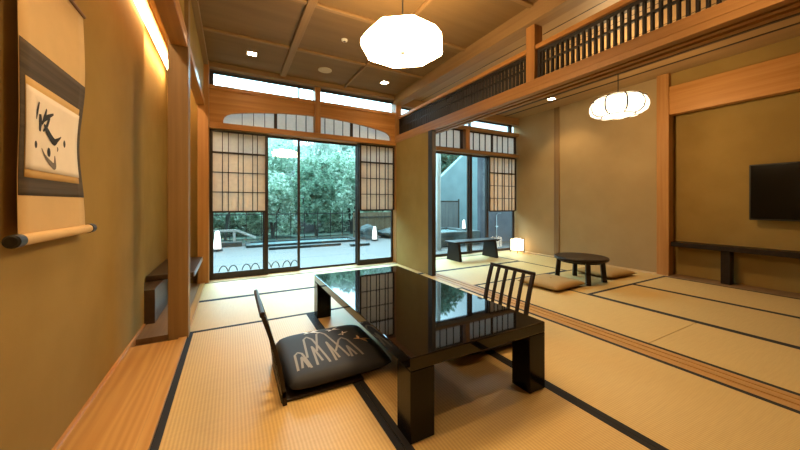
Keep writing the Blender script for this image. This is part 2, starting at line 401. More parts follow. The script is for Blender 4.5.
for pts, wid in (([(112, 48), (104, 85), (100, 118)], [.006, .010, .003]), ([(117, 98), (119, 130), (117, 168)], [.012, .018, .008]),
                 ([(146, 78), (138, 112), (126, 140)], [.006, .014, .006]), ([(130, 128), (150, 112), (178, 100)], [.008, .014, .005]),
                 ([(160, 112), (150, 145), (132, 168)], [.012, .012, .005]), ([(136, 140), (152, 170), (182, 212), (200, 206), (216, 194)], [.006, .020, .022, .011, .003]),
                 ([(198, 235), (201, 243), (198, 252)], [.003, .006, .003])):
    mb = MB(); stroke(mb, pts, wid); mb.build('brush_stroke', M['ink'], pp)
mb = MB(); stroke(mb, [(126, 238), (140, 268), (166, 300), (184, 312), (186, 270)], [.004, .008, .016, .020, .004]); mb.build('brush_stroke', M['ink_grey'], pp)['label'] = 'grey diluted sweeping stroke'
for cx, cy, ry, rz in ((100, 222, .015, .021), (160, 255, .021, .028), (232, 222, .018, .024)):
    mb = MB(); blob(mb, cx, cy, ry, rz)
    for v in mb.b.verts: v.co.x -= .0009
    mb.build('ink_wash', M['ink_grey'], pp)['label'] = 'grey ring of diluted ink'
    mb = MB(); blob(mb, cx, cy, ry*.62, rz*.62); mb.build('ink_dot', M['ink'], pp)
MB().cyl((.012, ys-.01-1.69, .022), (.012, ye+.01-1.69, .022), .019, 20).build('roller', M['silk'], sc, False)
for y0, y1 in ((ys-.05, ys-.01), (ye+.01, ye+.05)):
    MB().tube([(.012, y0-1.69, .022), (.012, y0+.004-1.69, .022), (.012, y1-1.69, .022)], [.015, .021, .021], 20).build('roller_knob', M['bezel'], sc)
MB().cyl((.004, ys-1.69, .992), (.004, ye-1.69, .992), .007, 12).build('hanging_rod', M['shade_wood'], sc)
MB().tube([(.004, ys+.1-1.69, .997), (-.01, 0, 1.17), (.004, ye-.1-1.69, .997)], .002, 6).build('hanging_cord', M['shade_wood'], sc)

# ------------------------------------------------------------------ rear facade
WY = 4.66
sbox('wall_rear_sill', (-.95, 5.8), (4.80, 4.86), (-.6, -.034), M['deck'], 0, 'foundation edge below the doors')
def muntins(mb, xs, z0, z1, y0, y1, w=.007):
    for x in xs: mb.box((x-w/2, x+w/2), (y0, y1), (z0, z1))
# kamoi (door head) and upper trims, left bay
sbox('trim_10', (-.26, 2.44), (4.60, 4.84), (1.955, 2.03), M['cedar_x'], .003, 'orange door head beam over the left glass doors')
sbox('trim_11', (-.26, 2.44), (4.60, 4.74), (2.455, 2.505), M['cedar_x'], .003, 'orange rail under the high window strip')
sbox('trim_12', (-.33, 2.44), (4.58, 4.80), (2.72, CZ), M['batten_x'], .003, 'brown trim between high windows and ceiling')
sbox('trim_13', (1.07, 1.15), (4.585, 4.75), (2.03, 2.70), M['cedar_z'], .003, 'short post dividing the arched transom')
sbox('trim_14', (2.40, 2.50), (4.58, 4.75), (-.02, CZ), M['cedar_z'], .003, 'corner post right of the left glass doors')
# arched transom panel (one wooden board with an arched opening)
ap = [(-.10, 2.03), (-.10, 2.075), (-.085, 2.115), (-.055, 2.145), (-.01, 2.168), (.10, 2.192), (.25, 2.216), (.43, 2.240), (.65, 2.262), (.88, 2.275), (1.11, 2.280)]
arc = ap + [(2.22-x, z) for x, z in ap[-2::-1]]
mb = MB()
for (x0, z0), (x1, z1) in zip(arc, arc[1:]):
    if abs(x1-x0) < 1e-6: continue
    mb.prism([(x0, z0), (x1, z1), (x1, 2.455), (x0, 2.455)], 'y', 4.63, 4.665)
mb.box((-.26, -.10), (4.63, 4.665), (2.03, 2.455)); mb.box((2.32, 2.42), (4.63, 4.665), (2.03, 2.455))
bmesh.ops.remove_doubles(mb.b, verts=mb.b.verts, dist=1e-5)
struct(mb.build('trim_15', M['cedar_x']), 'orange board with long arched opening above the left glass doors')
w = sthing('window_1', (1.1, 4.70, 2.03), 'arched paper transom')
mb = MB()
for half, s in ((-1, -.56), (1, .56)):
    muntins(mb, [s-.42, s-.28, s-.14, s+.0, s+.14+.0, s+.28, s+.42], 0, .27, -.02, 0)
    mb.box((s-.02, s+.02), (-.03, .005), (0, .29))
mb.build('lattice', M['dark'], w)
MB().box((-1.25, 1.25), (.0, .004), (0, .30)).build('paper_panel', M['paper_thin'], w)
# high windows
w = sthing('window_2', (.4, 4.70, 2.505), 'left high window strip')
mb = MB(); mb.box((-.62, .67), (-.02, .03), (.178, .20)); mb.box((-.66, -.61), (-.02, .03), (0, .2)); mb.box((.45, .47), (-.02, .03), (0, .18)); mb.build('window_frame', M['dark'], w)
MB().box((-.62, .67), (0, .004), (0, .18)).build('pane', M['glass'], w)
MB().box((-.66, .67), (-.03, .03), (.20, .217)).build('grey_head_strip', M['slate'], w)
w = sthing('window_3', (1.78, 4.70, 2.505), 'right high window strip')
MB().box((-.63, .62), (-.02, .03), (.178, .20)).build('window_frame', M['dark'], w)
MB().box((-.63, .62), (0, .004), (0, .18)).build('pane', M['glass'], w)
MB().box((-.63, .62), (-.03, .03), (.20, .217)).build('grey_head_strip', M['slate'], w)

def sash(name, x0, x1, y, z0, z1, st=.045, bot=.07, top=.04, label=None, d=.034):
    w = sthing(name, ((x0+x1)/2, y, z0), label); h = (x1-x0)/2; H = z1-z0
    mb = MB()
    mb.box((-h, -h+st), (-d/2, d/2), (0, H), .002); mb.box((h-st, h), (-d/2, d/2), (0, H), .002)
    mb.box((-h+st, h-st), (-d/2, d/2), (0, bot), .002); mb.box((-h+st, h-st), (-d/2, d/2), (H-top, H), .002)
    mb.build('door_frame', M['dark'], w)
    MB().box((-h+st, h-st), (-.002, .002), (bot, H-top)).build('glass_pane', M['glass'], w)
    return w, h, H
def shoji(w, h, zb, zs, zt, z0, side, gaps, st=.032, rows=3):
    # sliding paper screen in front of the glass: thin paper above, denser paper below
    y0, y1 = -.075, -.045
    mb = MB()
    mb.box((-h+.012, -h+.012+st), (y0, y1), (zb-z0, zt-z0)); mb.box((h-.012-st, h-.012), (y0, y1), (zb-z0, zt-z0))
    for z, t in ((zb, .022), (zs, .022), (zt, .022)): mb.box((-h+.012+st, h-.012-st), (y0, y1), (z-t/2-z0, z+t/2-z0))
    a, b = -h+.012+st, h-.012-st
    xs = [a+(b-a)*g for g in gaps]
    muntins(mb, xs, zb-z0, zt-z0, y0+.004, y1-.010, .009)
    for k in range(1, rows):
        z = zb+(zs-zb)*k/rows; mb.box((a, b), (y0+.004, y1-.010), (z-.005-z0, z+.005-z0))
    o = mb.build('shoji_frame', M['dark'], w)
    MB().box((a, b), (y1-.009, y1-.007), (zb-z0, zs-z0)).build('dense_paper', M['paper'], w)
    MB().box((a, b), (y1-.009, y1-.007), (zs-z0, zt-z0)).build('thin_paper', M['paper_thin'], w)
G1 = (.175, .285, .47, .565, .75, .845)
w, h, H = sash('door_1', -.262, .445, 4.715, .003, 1.955, .05, .085, .04, 'leftmost glass door with tan paper screen')
shoji(w, h, .885, 1.655, 1.93, .003, 0, G1)
w, h, H = sash('door_2', .38, .885, 4.76, .003, 1.955, .035, .07, .03, 'clear glass door second from left')
w, h, H = sash('door_3', .86, 1.80, 4.80, .003, 1.955, .032, .03, .03, 'wide clear glass door third from left')
MB().tube([(-.40, -.03, .98), (-.40, -.05, .99), (-.40, -.05, 1.07), (-.40, -.03, 1.08)], .007, 8).build('door_handle', M['iron'], w)
w, h, H = sash('door_4', 1.765, 2.42, 4.715, .003, 1.955, .045, .085, .04, 'glass door with tan paper screen next to partition wall')
shoji(w, h, .885, 1.655, 1.93, .003, 0, G1)

# right bay
sbox('trim_16', (2.50, 5.36), (4.60, 4.84), (1.955, 2.02), M['batten_x'], .003, 'door head beam over the right glass doors')
sbox('trim_17', (2.50, 5.36), (4.60, 4.74), (2.40, 2.47), M['batten_x'], .003, 'rail under the small high window of the right room')
sbox('trim_18', (2.50, 5.36), (4.60, 4.76), (2.64, CZ), M['batten_x'], .003, 'brown trim above the right high window')
sbox('trim_19', (3.90, 4.00), (4.59, 4.74), (2.02, 2.40), M['cedar_z'], .003, 'short post dividing the right transom')
w = sthing('window_4', (4.7, 4.70, 2.02), 'right paper transom of the right room')
mb = MB(); mb.box((-.68, -.66), (-.03, .01), (0, .38)); mb.box((.60, .64), (-.03, .01), (0, .38)); mb.box((-.06, -.02), (-.03, .01), (0, .38)); mb.box((-.66, .6), (-.03, .01), (0, .02)); mb.box((-.66, .6), (-.03, .01), (.36, .38))
muntins(mb, [-.53, -.37, -.22, .11, .26, .42], .02, .36, -.02, 0, .010); mb.build('lattice', M['dark'], w)
MB().box((-.66, .61), (0, .004), (.0, .38)).build('paper_panel', M['paper_thin'], w)
w = sthing('window_5', (3.2, 4.70, 2.02), 'left paper transom of the right room')
mb = MB(); mb.box((-.70, -.66), (-.03, .01), (0, .38)); mb.box((.64, .69), (-.03, .01), (0, .38)); mb.box((-.02, .02), (-.03, .01), (0, .38)); mb.box((-.66, .64), (-.03, .01), (0, .02)); mb.box((-.66, .64), (-.03, .01), (.36, .38))
muntins(mb, [-.5, -.34, -.18, .17, .32, .48], .02, .36, -.02, 0, .010); mb.build('lattice', M['dark'], w)
MB().box((-.68, .66), (0, .004), (.0, .38)).build('paper_panel', M['paper_thin'], w)
w = sthing('window_6', (3.9, 4.70, 2.47), 'small high window of the right room')
mb = MB(); mb.box((-1.35, 1.33), (-.02, .03), (.15, .17)); mb.box((1.25, 1.33), (-.02, .03), (0, .17)); mb.box((.17, .20), (-.02, .03), (0, .17)); mb.build('window_frame', M['dark'], w)
MB().box((-1.35, 1.33), (0, .004), (0, .17)).build('pane', M['glass'], w)
w, h, H = sash('door_5', 2.52, 4.19, 4.76, .003, 1.955, .06, .045, .03, 'wide clear glass door behind the low bench')
w, h, H = sash('door_6', 4.11, 4.66, 4.80, .003, 1.955, .07, .045, .03, 'narrow clear glass door beside the right paper screen')
w, h, H = sash('door_7', 4.53, 5.33, 4.715, .003, 1.955, .05, .05, .035, 'glass door with paper screen in the right corner')
shoji(w, h, .835, 1.61, 1.935, .003, 0, (.16, .30, .48, .56, .75, .87))
sbox('wall_rear_left', (-1.2, -.26), (4.68, 4.86), (-.05, CZ+.2), M['wall'], 0)
sbox('wall_rear_top', (-.26, 5.36), (4.68, 4.86), (CZ-.02, CZ+.3), M['wall'], 0, 'wall above the facade windows')

# partition wall between the rooms
sbox('wall_partition', (2.405, 2.465), (3.62, 4.60), (0, 2.02), M['wall'], .001)
sbox('trim_20', (2.398, 2.462), (3.52, 3.62), (.002, 2.0), M['dark'], .003, 'dark upright frame ending the partition wall')
# main beam, lattices, top beam
sbox('trim_21', (2.40, 2.60), (-2.2, 4.58), (2.045, 2.118), M['beam'], .003, 'long orange beam between the rooms')
mb = MB(); mb.box((2.40, 2.46), (-2.2, 4.58), (2.0, 2.045)); mb.box((2.46, 2.49), (-2.2, 4.58), (2.03, 2.045)); mb.box((2.49, 2.53), (-2.2, 4.58), (2.0, 2.045)); mb.box((2.53, 2.57), (-2.2, 4.58), (2.03, 2.045)); mb.box((2.57, 2.62), (-2.2, 4.58), (2.0, 2.045))
struct(mb.build('trim_22', M['beam']), 'grooved track under the long beam')
sbox('trim_23', (2.37, 2.52), (-2.2, 4.58), (2.63, CZ), M['batten_y'], .003, 'brown ceiling beam above the lattice transoms')
def lattice(y0, y1, label):
    t = thing('transom_lattice', label, 'lattice', (2.47, (y0+y1)/2, 2.118), 0, 'lattice transoms over the beam')
    h = (y1-y0)/2; mb = MB(); n = int(2*h/.046)
    for k in range(n+1):
        y = -h+2*h*k/n; mb.box((-.014, .014), (y-.008, y+.008), (.015, .255))
    mb.build('slats', M['lattice'], t)
    mb = MB()
    for z in (.0, .145): mb.box((-.012, .012), (-h, h), (z, z+.016))
    mb.box((-.02, .02), (-h, -h+.03), (0, .27)); mb.box((-.02, .02), (h-.03, h), (0, .27)); mb.box((-.022, .022), (-h, h), (.245, .275)); mb.build('lattice_frame', M['lattice'], t)
    MB().box((-.05, .05), (-h, h), (.275, .318), .003).build('top_rail', M['cedar_y'], t)['label'] = 'orange wooden top rail'
lattice(2.0, 4.56, 'black slatted transom lattice left of the beam post')
lattice(-2.2, 1.90, 'black slatted transom lattice right of the beam post')
sbox('trim_24', (2.415, 2.525), (1.903, 1.997), (2.118, 2.63), M['cedar_z'], .003, 'short post standing on the long beam')

# ------------------------------------------------------------------ ceilings
sbox('ceiling', (-.31, 2.45), (-2.2, 4.68), (CZ, CZ+.05), M['ceil'], 0)
sbox('ceiling_right', (2.45, 5.80), (-2.2, 4.68), (CZ, CZ+.05), M['ceil_pale'], 0)
n = 25
for nm, xs in (('x', (.62, 1.515)), ):
    for x, wd in zip(xs, (.075, .028)):
        struct(MB().box((x-wd/2, x+wd/2), (-2.2, 4.58), (CZ-.03, CZ), .003).build('trim_%d' % n, M['batten_y']), 'ceiling batten running towards the window'); n += 1
for y, wd in ((3.725, .045), (2.81, .045), (1.9, .045), (.99, .045), (.08, .045)):
    for x0, x1 in ((-.30, .582), (.658, 2.37)):
        struct(MB().box((x0, x1), (y-wd/2, y+wd/2), (CZ-.024, CZ), .003).build('trim_%d' % n, M['batten_x']), 'ceiling batten running crosswise'); n += 1
sbox('trim_%d' % n, (-.31, -.26), (-2.2, 4.58), (CZ-.06, CZ), M['batten_y'], .003, 'ceiling edge trim on the left'); n += 1
# right ceiling plank joints and dark slots
for x in (2.9, 3.35, 3.8, 4.25):
    sbox('trim_%d' % n, (x-.004, x+.004), (-2.2, 4.6), (CZ-.003, CZ+.001), M['dark'], 0, 'dark joint between ceiling boards'); n += 1
for x, wd in ((4.70, .05), (4.945, .03)):
    sbox('trim_%d' % n, (x-wd/2, x+wd/2), (-2.2, 4.6), (CZ-.006, CZ+.001), M['dark'], 0, 'dark slot in the right ceiling'); n += 1

# ------------------------------------------------------------------ right wall, alcove and television
sbox('wall_right', (5.35, 5.9), (2.03, 4.75), (-.05, CZ), M['wall_pale'], 0)
sbox('trim_%d' % n, (5.265, 5.40), (2.0, 2.14), (-.03, CZ), M['cedar_z'], .004, 'orange post at the television alcove'); n += 1
sbox('trim_%d' % n, (5.33, 5.40), (3.67, 3.775), (-.03, CZ), M['post'], .003, 'slim post in the right wall'); n += 1
sbox('wall_right_alcove', (5.50, 5.9), (-2.2, 2.03), (-.05, CZ), M['wall'], 0)
sbox('wall_right_upper', (5.34, 5.5), (-2.2, 2.0), (2.59, CZ), M['wall'], 0, 'wall strip above the alcove lintel')
sbox('trim_%d' % n, (5.28, 5.40), (-2.2, 2.0), (2.21, 2.595), M['lintel'], .004, 'deep orange lintel board over the television alcove'); n += 1
sbox('trim_%d' % n, (5.205, 5.50), (-2.2, 2.0), (-.034, .004), M['shade_wood'], .002, 'brown floor board of the television alcove'); n += 1
t = thing('television_shelf', 'long dark shelf on one dark leg below the television', 'shelf', (5.385, .3, .004))
MB().box((-.10, .11), (-2.4, 1.685), (.405, .466), .003).build('shelf_board', M['dwood'], t)
MB().box((-.07, .05), (1.115, 1.20), (0, .405), .002).build('leg', M['dwood'], t)
t = thing('television', 'flat black television mounted on the alcove wall at right', 'television', (5.40, .70, .80))
MB().box((-.02, .025), (-.575, .575), (0, .65), .006).build('casing', M['bezel'], t)
MB().box((-.0225, -.02), (-.562, .562), (.016, .638)).build('screen', M['tv'], t)
MB().box((.025, .097), (-.2, .2), (.15, .5), .005).build('wall_mount', M['iron'], t)
sbox('wall_back', (-.95, 5.9), (-2.3, -2.2), (-.05, CZ), M['wall'], 0)

# ------------------------------------------------------------------ lights
def pendant_a():
    t = thing('pendant_lamp', 'large white octagonal pendant lantern above the black table', 'lamp', (1.075, 1.95, 2.085))
    mb = MB(); pr = [(.292, 0), (.302, .012), (.302, .055), (.255, .118), (.09, .135)]
    mb.lathe(pr, 8, (0, 0), 0, 0, .53)
    bmesh.ops.bevel(mb.b, geom=list(mb.b.edges), offset=.006, segments=2, affect='EDGES')
    mb.build('lamp_shade', M['lantern'], t)
    MB().cyl((0, 0, .13), (0, 0, .655), .006, 8).build('cord', M['bezel'], t)
    MB().lathe([(.05, .655), (.05, .685), (.03, .699)], 20).build('ceiling_cap', M['white'], t)
    MB().lathe([(.016, -.014), (.018, -.004), (.010, 0)], 12).build('finial', M['brass'], t)
pendant_a()
t = thing('pendant_lamp', 'pumpkin shaped ribbed pendant lantern in the right room', 'lamp', (3.905, 1.954, 2.005))
prof = [(.150, 0), (.205, .006), (.246, .035), (.260, .08), (.258, .125), (.238, .17), (.195, .205), (.10, .220)]
MB().lathe(prof, 64, (0, 0), 8, .10, 0).build('lamp_shade', M['lantern3'], t, True)
l = bpy.data.lights.new('bulb', 'POINT'); l.energy = 85; l.shadow_soft_size = .06; l.color = (1, .68, .33); lo = bpy.data.objects.new('bulb', l); C.objects.link(lo); lo.location = (0, 0, .11); lo.parent = t
for k in range(8):
    a = 2*PI*k/8
    MB().tube([((r+.004)*math.cos(a), (r+.004)*math.sin(a), z) for r, z in prof], .008, 6).build('rib', M['iron'], t)
MB().tube([(.236*math.cos(2*PI*k/48)*(1+.10*abs(math.sin(4*(2*PI*k/48)))), .236*math.sin(2*PI*k/48)*(1+.10*abs(math.sin(4*(2*PI*k/48)))), .184) for k in range(49)], .0045, 5).build('hoop', M['iron'], t)
MB().tube([(.163*math.cos(2*PI*k/40), .163*math.sin(2*PI*k/40), -.001) for k in range(41)], .005, 5).build('bottom_ring', M['iron'], t)
MB().cyl((0, 0, .222), (0, 0, .76), .005, 8).build('cord', M['bezel'], t)
MB().lathe([(.045, .76), (.045, .776), (.03, .784)], 20).build('ceiling_cap', M['iron'], t)

def spot(loc, power, size=1.9, blend=.6, col=(1, .67, .31)):
    l = bpy.data.lights.new('spot', 'SPOT'); l.energy = power; l.spot_size = size; l.spot_blend = blend; l.shadow_soft_size = .03; l.color = col
    o = bpy.data.objects.new('downlight_beam', l); o.location = loc; C.objects.link(o); return o
def downlight(x, y, label, power=40):
    t = thing('downlight', label, 'downlight', (x, y, CZ), 0, 'recessed square downlights')
    mb = MB()
    for s in (-1, 1):
        mb.box((-.06, .06), sorted((s*.045, s*.06)), (-.006, 0)); mb.box(sorted((s*.045, s*.06)), (-.045, .045), (-.006, 0))
    mb.build('trim_ring', M['white'], t)
    MB().box((-.045, .045), (-.045, .045), (-.003, 0)).build('lens', M['down'], t)
    s = spot((0, 0, -.012), power); s.parent = t
DL = 36
downlight(.21, 4.107, 'square ceiling downlight left of the round speaker near the window', 7)
downlight(1.988, 4.162, 'square ceiling downlight right of the round speaker, behind the octagonal lantern', 7)
downlight(4.82, 3.455, 'square ceiling downlight in the right room ceiling', DL)
downlight(.21, 1.2, 'added square ceiling downlight above the hanging scroll, out of view', 25)  # added lamp outside the frame, brightens the scroll wall
downlight(1.988, .3, 'added unseen square ceiling downlight behind the camera position', DL)  # added unseen lamp, fills the near side of the room
t = thing('ceiling_speaker', 'round flush ceiling speaker between the two downlights', 'speaker', (1.098, 4.151, CZ-.008))
MB().lathe([(.085, 0), (.09, .003), (.09, .008)], 32).build('speaker_grille', M['grill'], t)
t = thing('smoke_detector', 'small white ring detector on the ceiling left of lantern', 'detector', (1.082, 3.279, CZ-.02))
MB().lathe([(.022, 0), (.032, .006), (.034, .02)], 24).build('body', M['white'], t)
MB().lathe([(.014, -.002), (.016, .001)], 16).build('sensor_lens', M['shade_dark'], t)['label'] = 'dark centre lens'
t = thing('floor_lamp', 'small glowing paper box lamp on tatami in the right corner', 'lamp', (5.10, 4.43, .001))
mb = MB()
for sx in (-1, 1):
    for sy in (-1, 1): mb.box(sorted((sx*.088, sx*.10)), sorted((sy*.088, sy*.10)), (0, .28))
for z in (.03, .268):
    for s in (-1, 1): mb.box((-.10, .10), sorted((s*.088, s*.10)), (z, z+.012)); mb.box(sorted((s*.088, s*.10)), (-.10, .10), (z, z+.012))
for s in (-1, 1): mb.box((-.004, .004), sorted((s*.092, s*.098)), (.03, .27)); mb.box(sorted((s*.092, s*.098)), (-.004, .004), (.03, .27))
mb.build('frame', M['dwood'], t)
MB().box((-.086, .086), (-.086, .086), (.032, .272)).build('paper_shade', M['lamp_glow'], t)

# ------------------------------------------------------------------ furniture
t = thing('low_table', 'long glossy black lacquer low table in the room centre', 'table', (1.067, 1.96, .002))
hx, hy = .42, .855
MB().box((-hx, hx), (-hy, hy), (.302, .358), .004, 2).build('tabletop', M['lacquer'], t)
for sx in (-1, 1):
    for sy in (-1, 1):
        MB().box(sorted((sx*hx, sx*(hx-.12))), sorted((sy*hy, sy*(hy-.12))), (0, .302), .003).build('leg', M['lacquer_leg'], t)

def zaisu(label, loc, rz):
    # legless chair, back on the -x side, seat towards +x
    t = thing('legless_chair', label, 'chair', loc, rz)
    hw = .225
    MB().box((-.02, .42), (-.205, .205), (.0, .014), .005, 2).build('seat', M['chairw'], t)
    def bx(z): return -.005 - .105*(z/.47)**1.15*1.0 + .012*math.sin(z/.47*PI)
    for k in range(6):
        y = -hw+.014 + (2*hw-.028)*k/5
        wd = .014 if k in (0, 5) else .010
        pts = [(bx(z), y, z) for z in [.0, .06, .13, .2, .27, .34, .41, .455]]
        mb = MB(); prev = None
        for p in pts:
            x, yy, z = p
            ring = [mb.b.verts.new((x+dx, yy+dy, z)) for dx, dy in ((-.010, -wd), (.010, -wd), (.010, wd), (-.010, wd))]
            if prev:
                for q in range(4): mb.b.faces.new((prev[q], prev[(q+1) % 4], ring[(q+1) % 4], ring[q]))
            else: mb.b.faces.new(ring[::-1])
            prev = ring
        mb.b.faces.new(prev)
        mb.build('back_post' if k in (0, 5) else 'slat', M['chairw'], t)
    xt = bx(.465)
    MB().box((xt-.011, xt+.011), (-hw-.002, hw+.002), (.450, .477), .006, 2).build('top_rail', M['chairw'], t)
    MB().box((bx(.05)-.011, bx(.05)+.011), (-hw, hw), (.035, .07), .003).build('lower_rail', M['chairw'], t)
    return t
zaisu('dark slatted legless chair left of the table, holding the patterned cushion', (.235, 1.84, .002), 0)
zaisu('dark slatted legless chair on the far right side of the black table', (1.895, 1.80, .002), PI)

def cmap(u, v, sx, sy, rnd):
    if rnd: return u*sx*(1-.055*v**8), v*sy*(1-.055*u**8)
    return u*sx*(1-.05*(1-v*v)), v*sy*(1-.05*(1-u*u))
def cushion_mesh(sx, sy, h, puff=.35, n=20, rnd=False):
    mb = MB()
    def f(top):
        def g(s, t):
            u, v = 2*s-1, 2*t-1
            x, y = cmap(u, v, sx, sy, rnd)
            e = (1-abs(u)**4)*(1-abs(v)**4)
            z = h*.42 + (h*.58 if top else -h*.42)*(e**puff)
            return (x, y, z)
        return g
    mb.grid(f(True), n, n); mb.grid(f(False), n, n)
    bmesh.ops.remove_doubles(mb.b, verts=mb.b.verts, dist=1e-4)
    return mb
def ctop(x, y, sx, sy, h, puff):
    # height of the crown above a local point (inverse of the pillow map, close enough)
    u, v = x/sx, y/sy
    for _ in range(6): u, v = x/sx/(1-.055*v**8), y/sy/(1-.055*u**8)
    u = max(-1, min(1, u)); v = max(-1, min(1, v))
    return h*.42+h*.58*((1-abs(u)**4)*(1-abs(v)**4))**puff
SX, SY, CH = .30, .315, .095
def ribbon(mb, pts, w, base):
    Q = []
    for (x0, y0), (x1, y1) in zip(pts, pts[1:]):
        nn = max(2, int(math.hypot(x1-x0, y1-y0)/.008))
        Q += [(x0+(x1-x0)*k/nn, y0+(y1-y0)*k/nn) for k in range(nn)]
    Q.append(pts[-1]); vs = []
    for i, q in enumerate(Q):
        a, b = Q[max(i-2, 0)], Q[min(i+2, len(Q)-1)]; dx, dy = b[0]-a[0], b[1]-a[1]; l = math.hypot(dx, dy) or 1
        row = []
        for s in (-1, 1):
            x, y = q[0]-dy/l*s*w/2, q[1]+dx/l*s*w/2
            row.append(mb.b.verts.new((x, y, ctop(x, y, SX, SY, CH, .35)+.0015)))
        vs.append(row)
    for r0, r1 in zip(vs, vs[1:]): mb.b.faces.new((r0[0], r0[1], r1[1], r1[0]))
def bird(mb, x, y, s, a):
    for pts in (((0, 0), (.5, .25), (1, .12), (.45, -.02)), ((0, 0), (.35, -.35), (.75, -.7), (.5, -.1)), ((0, .02), (-.4, .10), (-.55, -.05), (0, -.06)), ((0, 0), (-.12, .45), (-.35, .75), (-.25, .15))):
        vs = []
        for px, py in pts:
            X = x+s*(px*math.cos(a)-py*math.sin(a)); Y = y+s*(px*math.sin(a)+py*math.cos(a))
            vs.append(mb.b.verts.new((X, Y, ctop(X, Y, SX, SY, CH, .35)+.002)))
        try: mb.b.faces.new(vs)
        except ValueError: pass
def zabuton_pattern(label, loc, pattern=True):
    t = thing('seat_cushion', label, 'cushion', loc)
    cushion_mesh(SX, SY, CH, .35, 24, True).build('cover', M['fabric'], t, True)
    if pattern:
        mb = MB()
        base = -.27
        W = [[(-.235, -.15), (-.225, .02), (-.205, .045), (-.185, .02), (-.165, -.16)], [(-.165, -.05), (-.14, .20), (-.115, .235), (-.09, .18), (-.06, -.15)],
             [(-.10, .0), (-.045, .25), (-.02, .275), (.005, .22), (.055, -.14)], [(.0, -.05), (.06, .09), (.085, .115), (.11, .07), (.135, -.155)],
             [(-.21, -.14), (-.195, -.02), (-.175, -.15)], [(-.13, -.15), (-.115, .08), (-.095, -.12)], [(-.025, -.15), (-.02, .10), (.0, -.13)], [(.07, -.15), (.08, -.01), (.10, -.14)]]
        for p in W: ribbon(mb, [(x, y-.07) for x, y in p], .013, base)
        mb.build('wave_embroidery', M['emb'], t)['label'] = 'grey embroidered wave lines'
        for q in ((-.08, .235, .075, .2), (.065, .20, .06, .5), (.115, .10, .045, 1.2)):
            mb = MB(); bird(mb, *q); mb.build('bird_embroidery', M['bird_w'], t)['label'] = 'white embroidered bird'
        mb = MB(); bird(mb, .19, -.02, .075, -.4); mb.build('bird_embroidery', M['bird_o'], t)['label'] = 'tan embroidered bird'
    return t
zabuton_pattern('charcoal seat cushion embroidered with grey waves and small birds', (.548, 1.945, .0165))
zabuton_pattern('dark seat cushion of the far right chair, glimpsed under the table', (1.575, 1.81, .0165), False)
for x, y, rz, lab in ((3.42, 2.46, .05, 'mustard floor cushion left of the small round table'), (4.60, 2.48, -.03, 'mustard floor cushion right of the small round table')):
    t = thing('floor_cushion', lab, 'cushion', (x, y, .003), rz, 'mustard floor cushions')
    cushion_mesh(.30, .27, .085, .5).build('cover', M['tanfab'], t, True)
    MB().lathe([(.012, .083), (.012, .088), (.006, .091)], 10).build('tuft', M['tanfab'], t)
t = thing('round_table', 'small round dark wood low table in the right room', 'table', (3.97, 2.43, .004))
MB().lathe([(.285, .265), (.305, .275), (.312, .292), (.308, .306), (.295, .311)], 48).build('tabletop', M['dwood'], t)
for a in range(4):
    x, y = [(-.15, .20), (.17, .18), (-.17, -.19), (.14, -.19)][a]
    mb = MB(); mb.tube([(x*1.1, y*1.1, 0), (x, y, .27)], [.036, .034], 4); mb.build('leg', M['dwood'], t)
    # apron between neighbouring legs
mb = MB(); mb.lathe([(.22, .235), (.245, .24), (.245, .266)], 40); mb.build('apron', M['dwood'], t)
t = thing('low_bench', 'low dark bench with two splayed panel legs by the right window', 'bench', (3.82, 4.31, .002))
MB().box((-.51, .51), (-.15, .15), (.305, .335), .004).build('bench_top', M['dwood'], t)
for s in (-1, 1):
    MB().prism([(-.185, 0), (.185, 0), (.13, .305), (-.13, .305)], 'x', s*.42-.025, s*.42+.025).build('panel_leg', M['dwood'], t)

# ------------------------------------------------------------------ outside
sbox('ground', (-30, 34), (4.87, 60), (-.6, -.14), M['soil'], 0)
sbox('terrace', (-3.5, 5.6), (4.86, 9.3), (-.14, -.08), M['deck'], 0, 'pale stone terrace outside the glass doors')
sbox('terrace_right', (5.6, 9.0), (4.86, 9.3), (-.14, -.08), M['deck'], 0)
# hillside
def hill(s, t):
    x = -26+58*s; y = 12+30*t
    return (x, y, -.2+ max(0, (y-12))*.30 + .5*math.sin(x*.5)+.4*math.sin(y*.7+x*.2))
struct(MB().grid(hill, 40, 24).build('hillside', M['soil'], None, True), 'overgrown hillside behind the garden')
def pool(x0, x1, y0, y1, label):
    t = thing('stone_pool', label, 'pool', ((x0+x1)/2, (y0+y1)/2, -.08)); hx, hy = (x1-x0)/2, (y1-y0)/2
    mb = MB(); mb.box((-hx, hx), (-hy, -hy+.12), (0, .055)); mb.box((-hx, hx), (hy-.12, hy), (0, .055)); mb.box((-hx, -hx+.12), (-hy+.12, hy-.12), (0, .055)); mb.box((hx-.12, hx), (-hy+.12, hy-.12), (0, .055)); mb.build('rim', M['edge'], t)
    MB().box((-hx+.12, hx-.12), (-hy+.12, hy-.12), (0, .02)).build('water', M['water'], t)
pool(.3, 3.2, 8.3, 9.2, 'shallow dark edged water basin in the garden before the trees')
st = MB().box((.75, 2.45), (7.7, 7.85), (-.08, -.02), .01).build('stepping_plank', M['edge']); tag(st, 'long dark plank lying on the terrace before the basin', 'plank', 'dark planks on the terrace')
st = MB().box((2.6, 3.1), (7.35, 7.5), (-.08, -.02), .01).build('stepping_plank', M['edge']); tag(st, 'short dark plank lying on the terrace below the rocks', 'plank', 'dark planks on the terrace')
st = MB().box((-1.3, .22), (8.72, 8.9), (-.08, .03), .01).build('garden_curb', M['edge']); tag(st, 'dark low curb below the weathered handrail at left', 'curb')
t = thing('garden_handrail', 'weathered wooden handrail seen below the left paper screen', 'handrail', (-.4, 9.0, -.08))
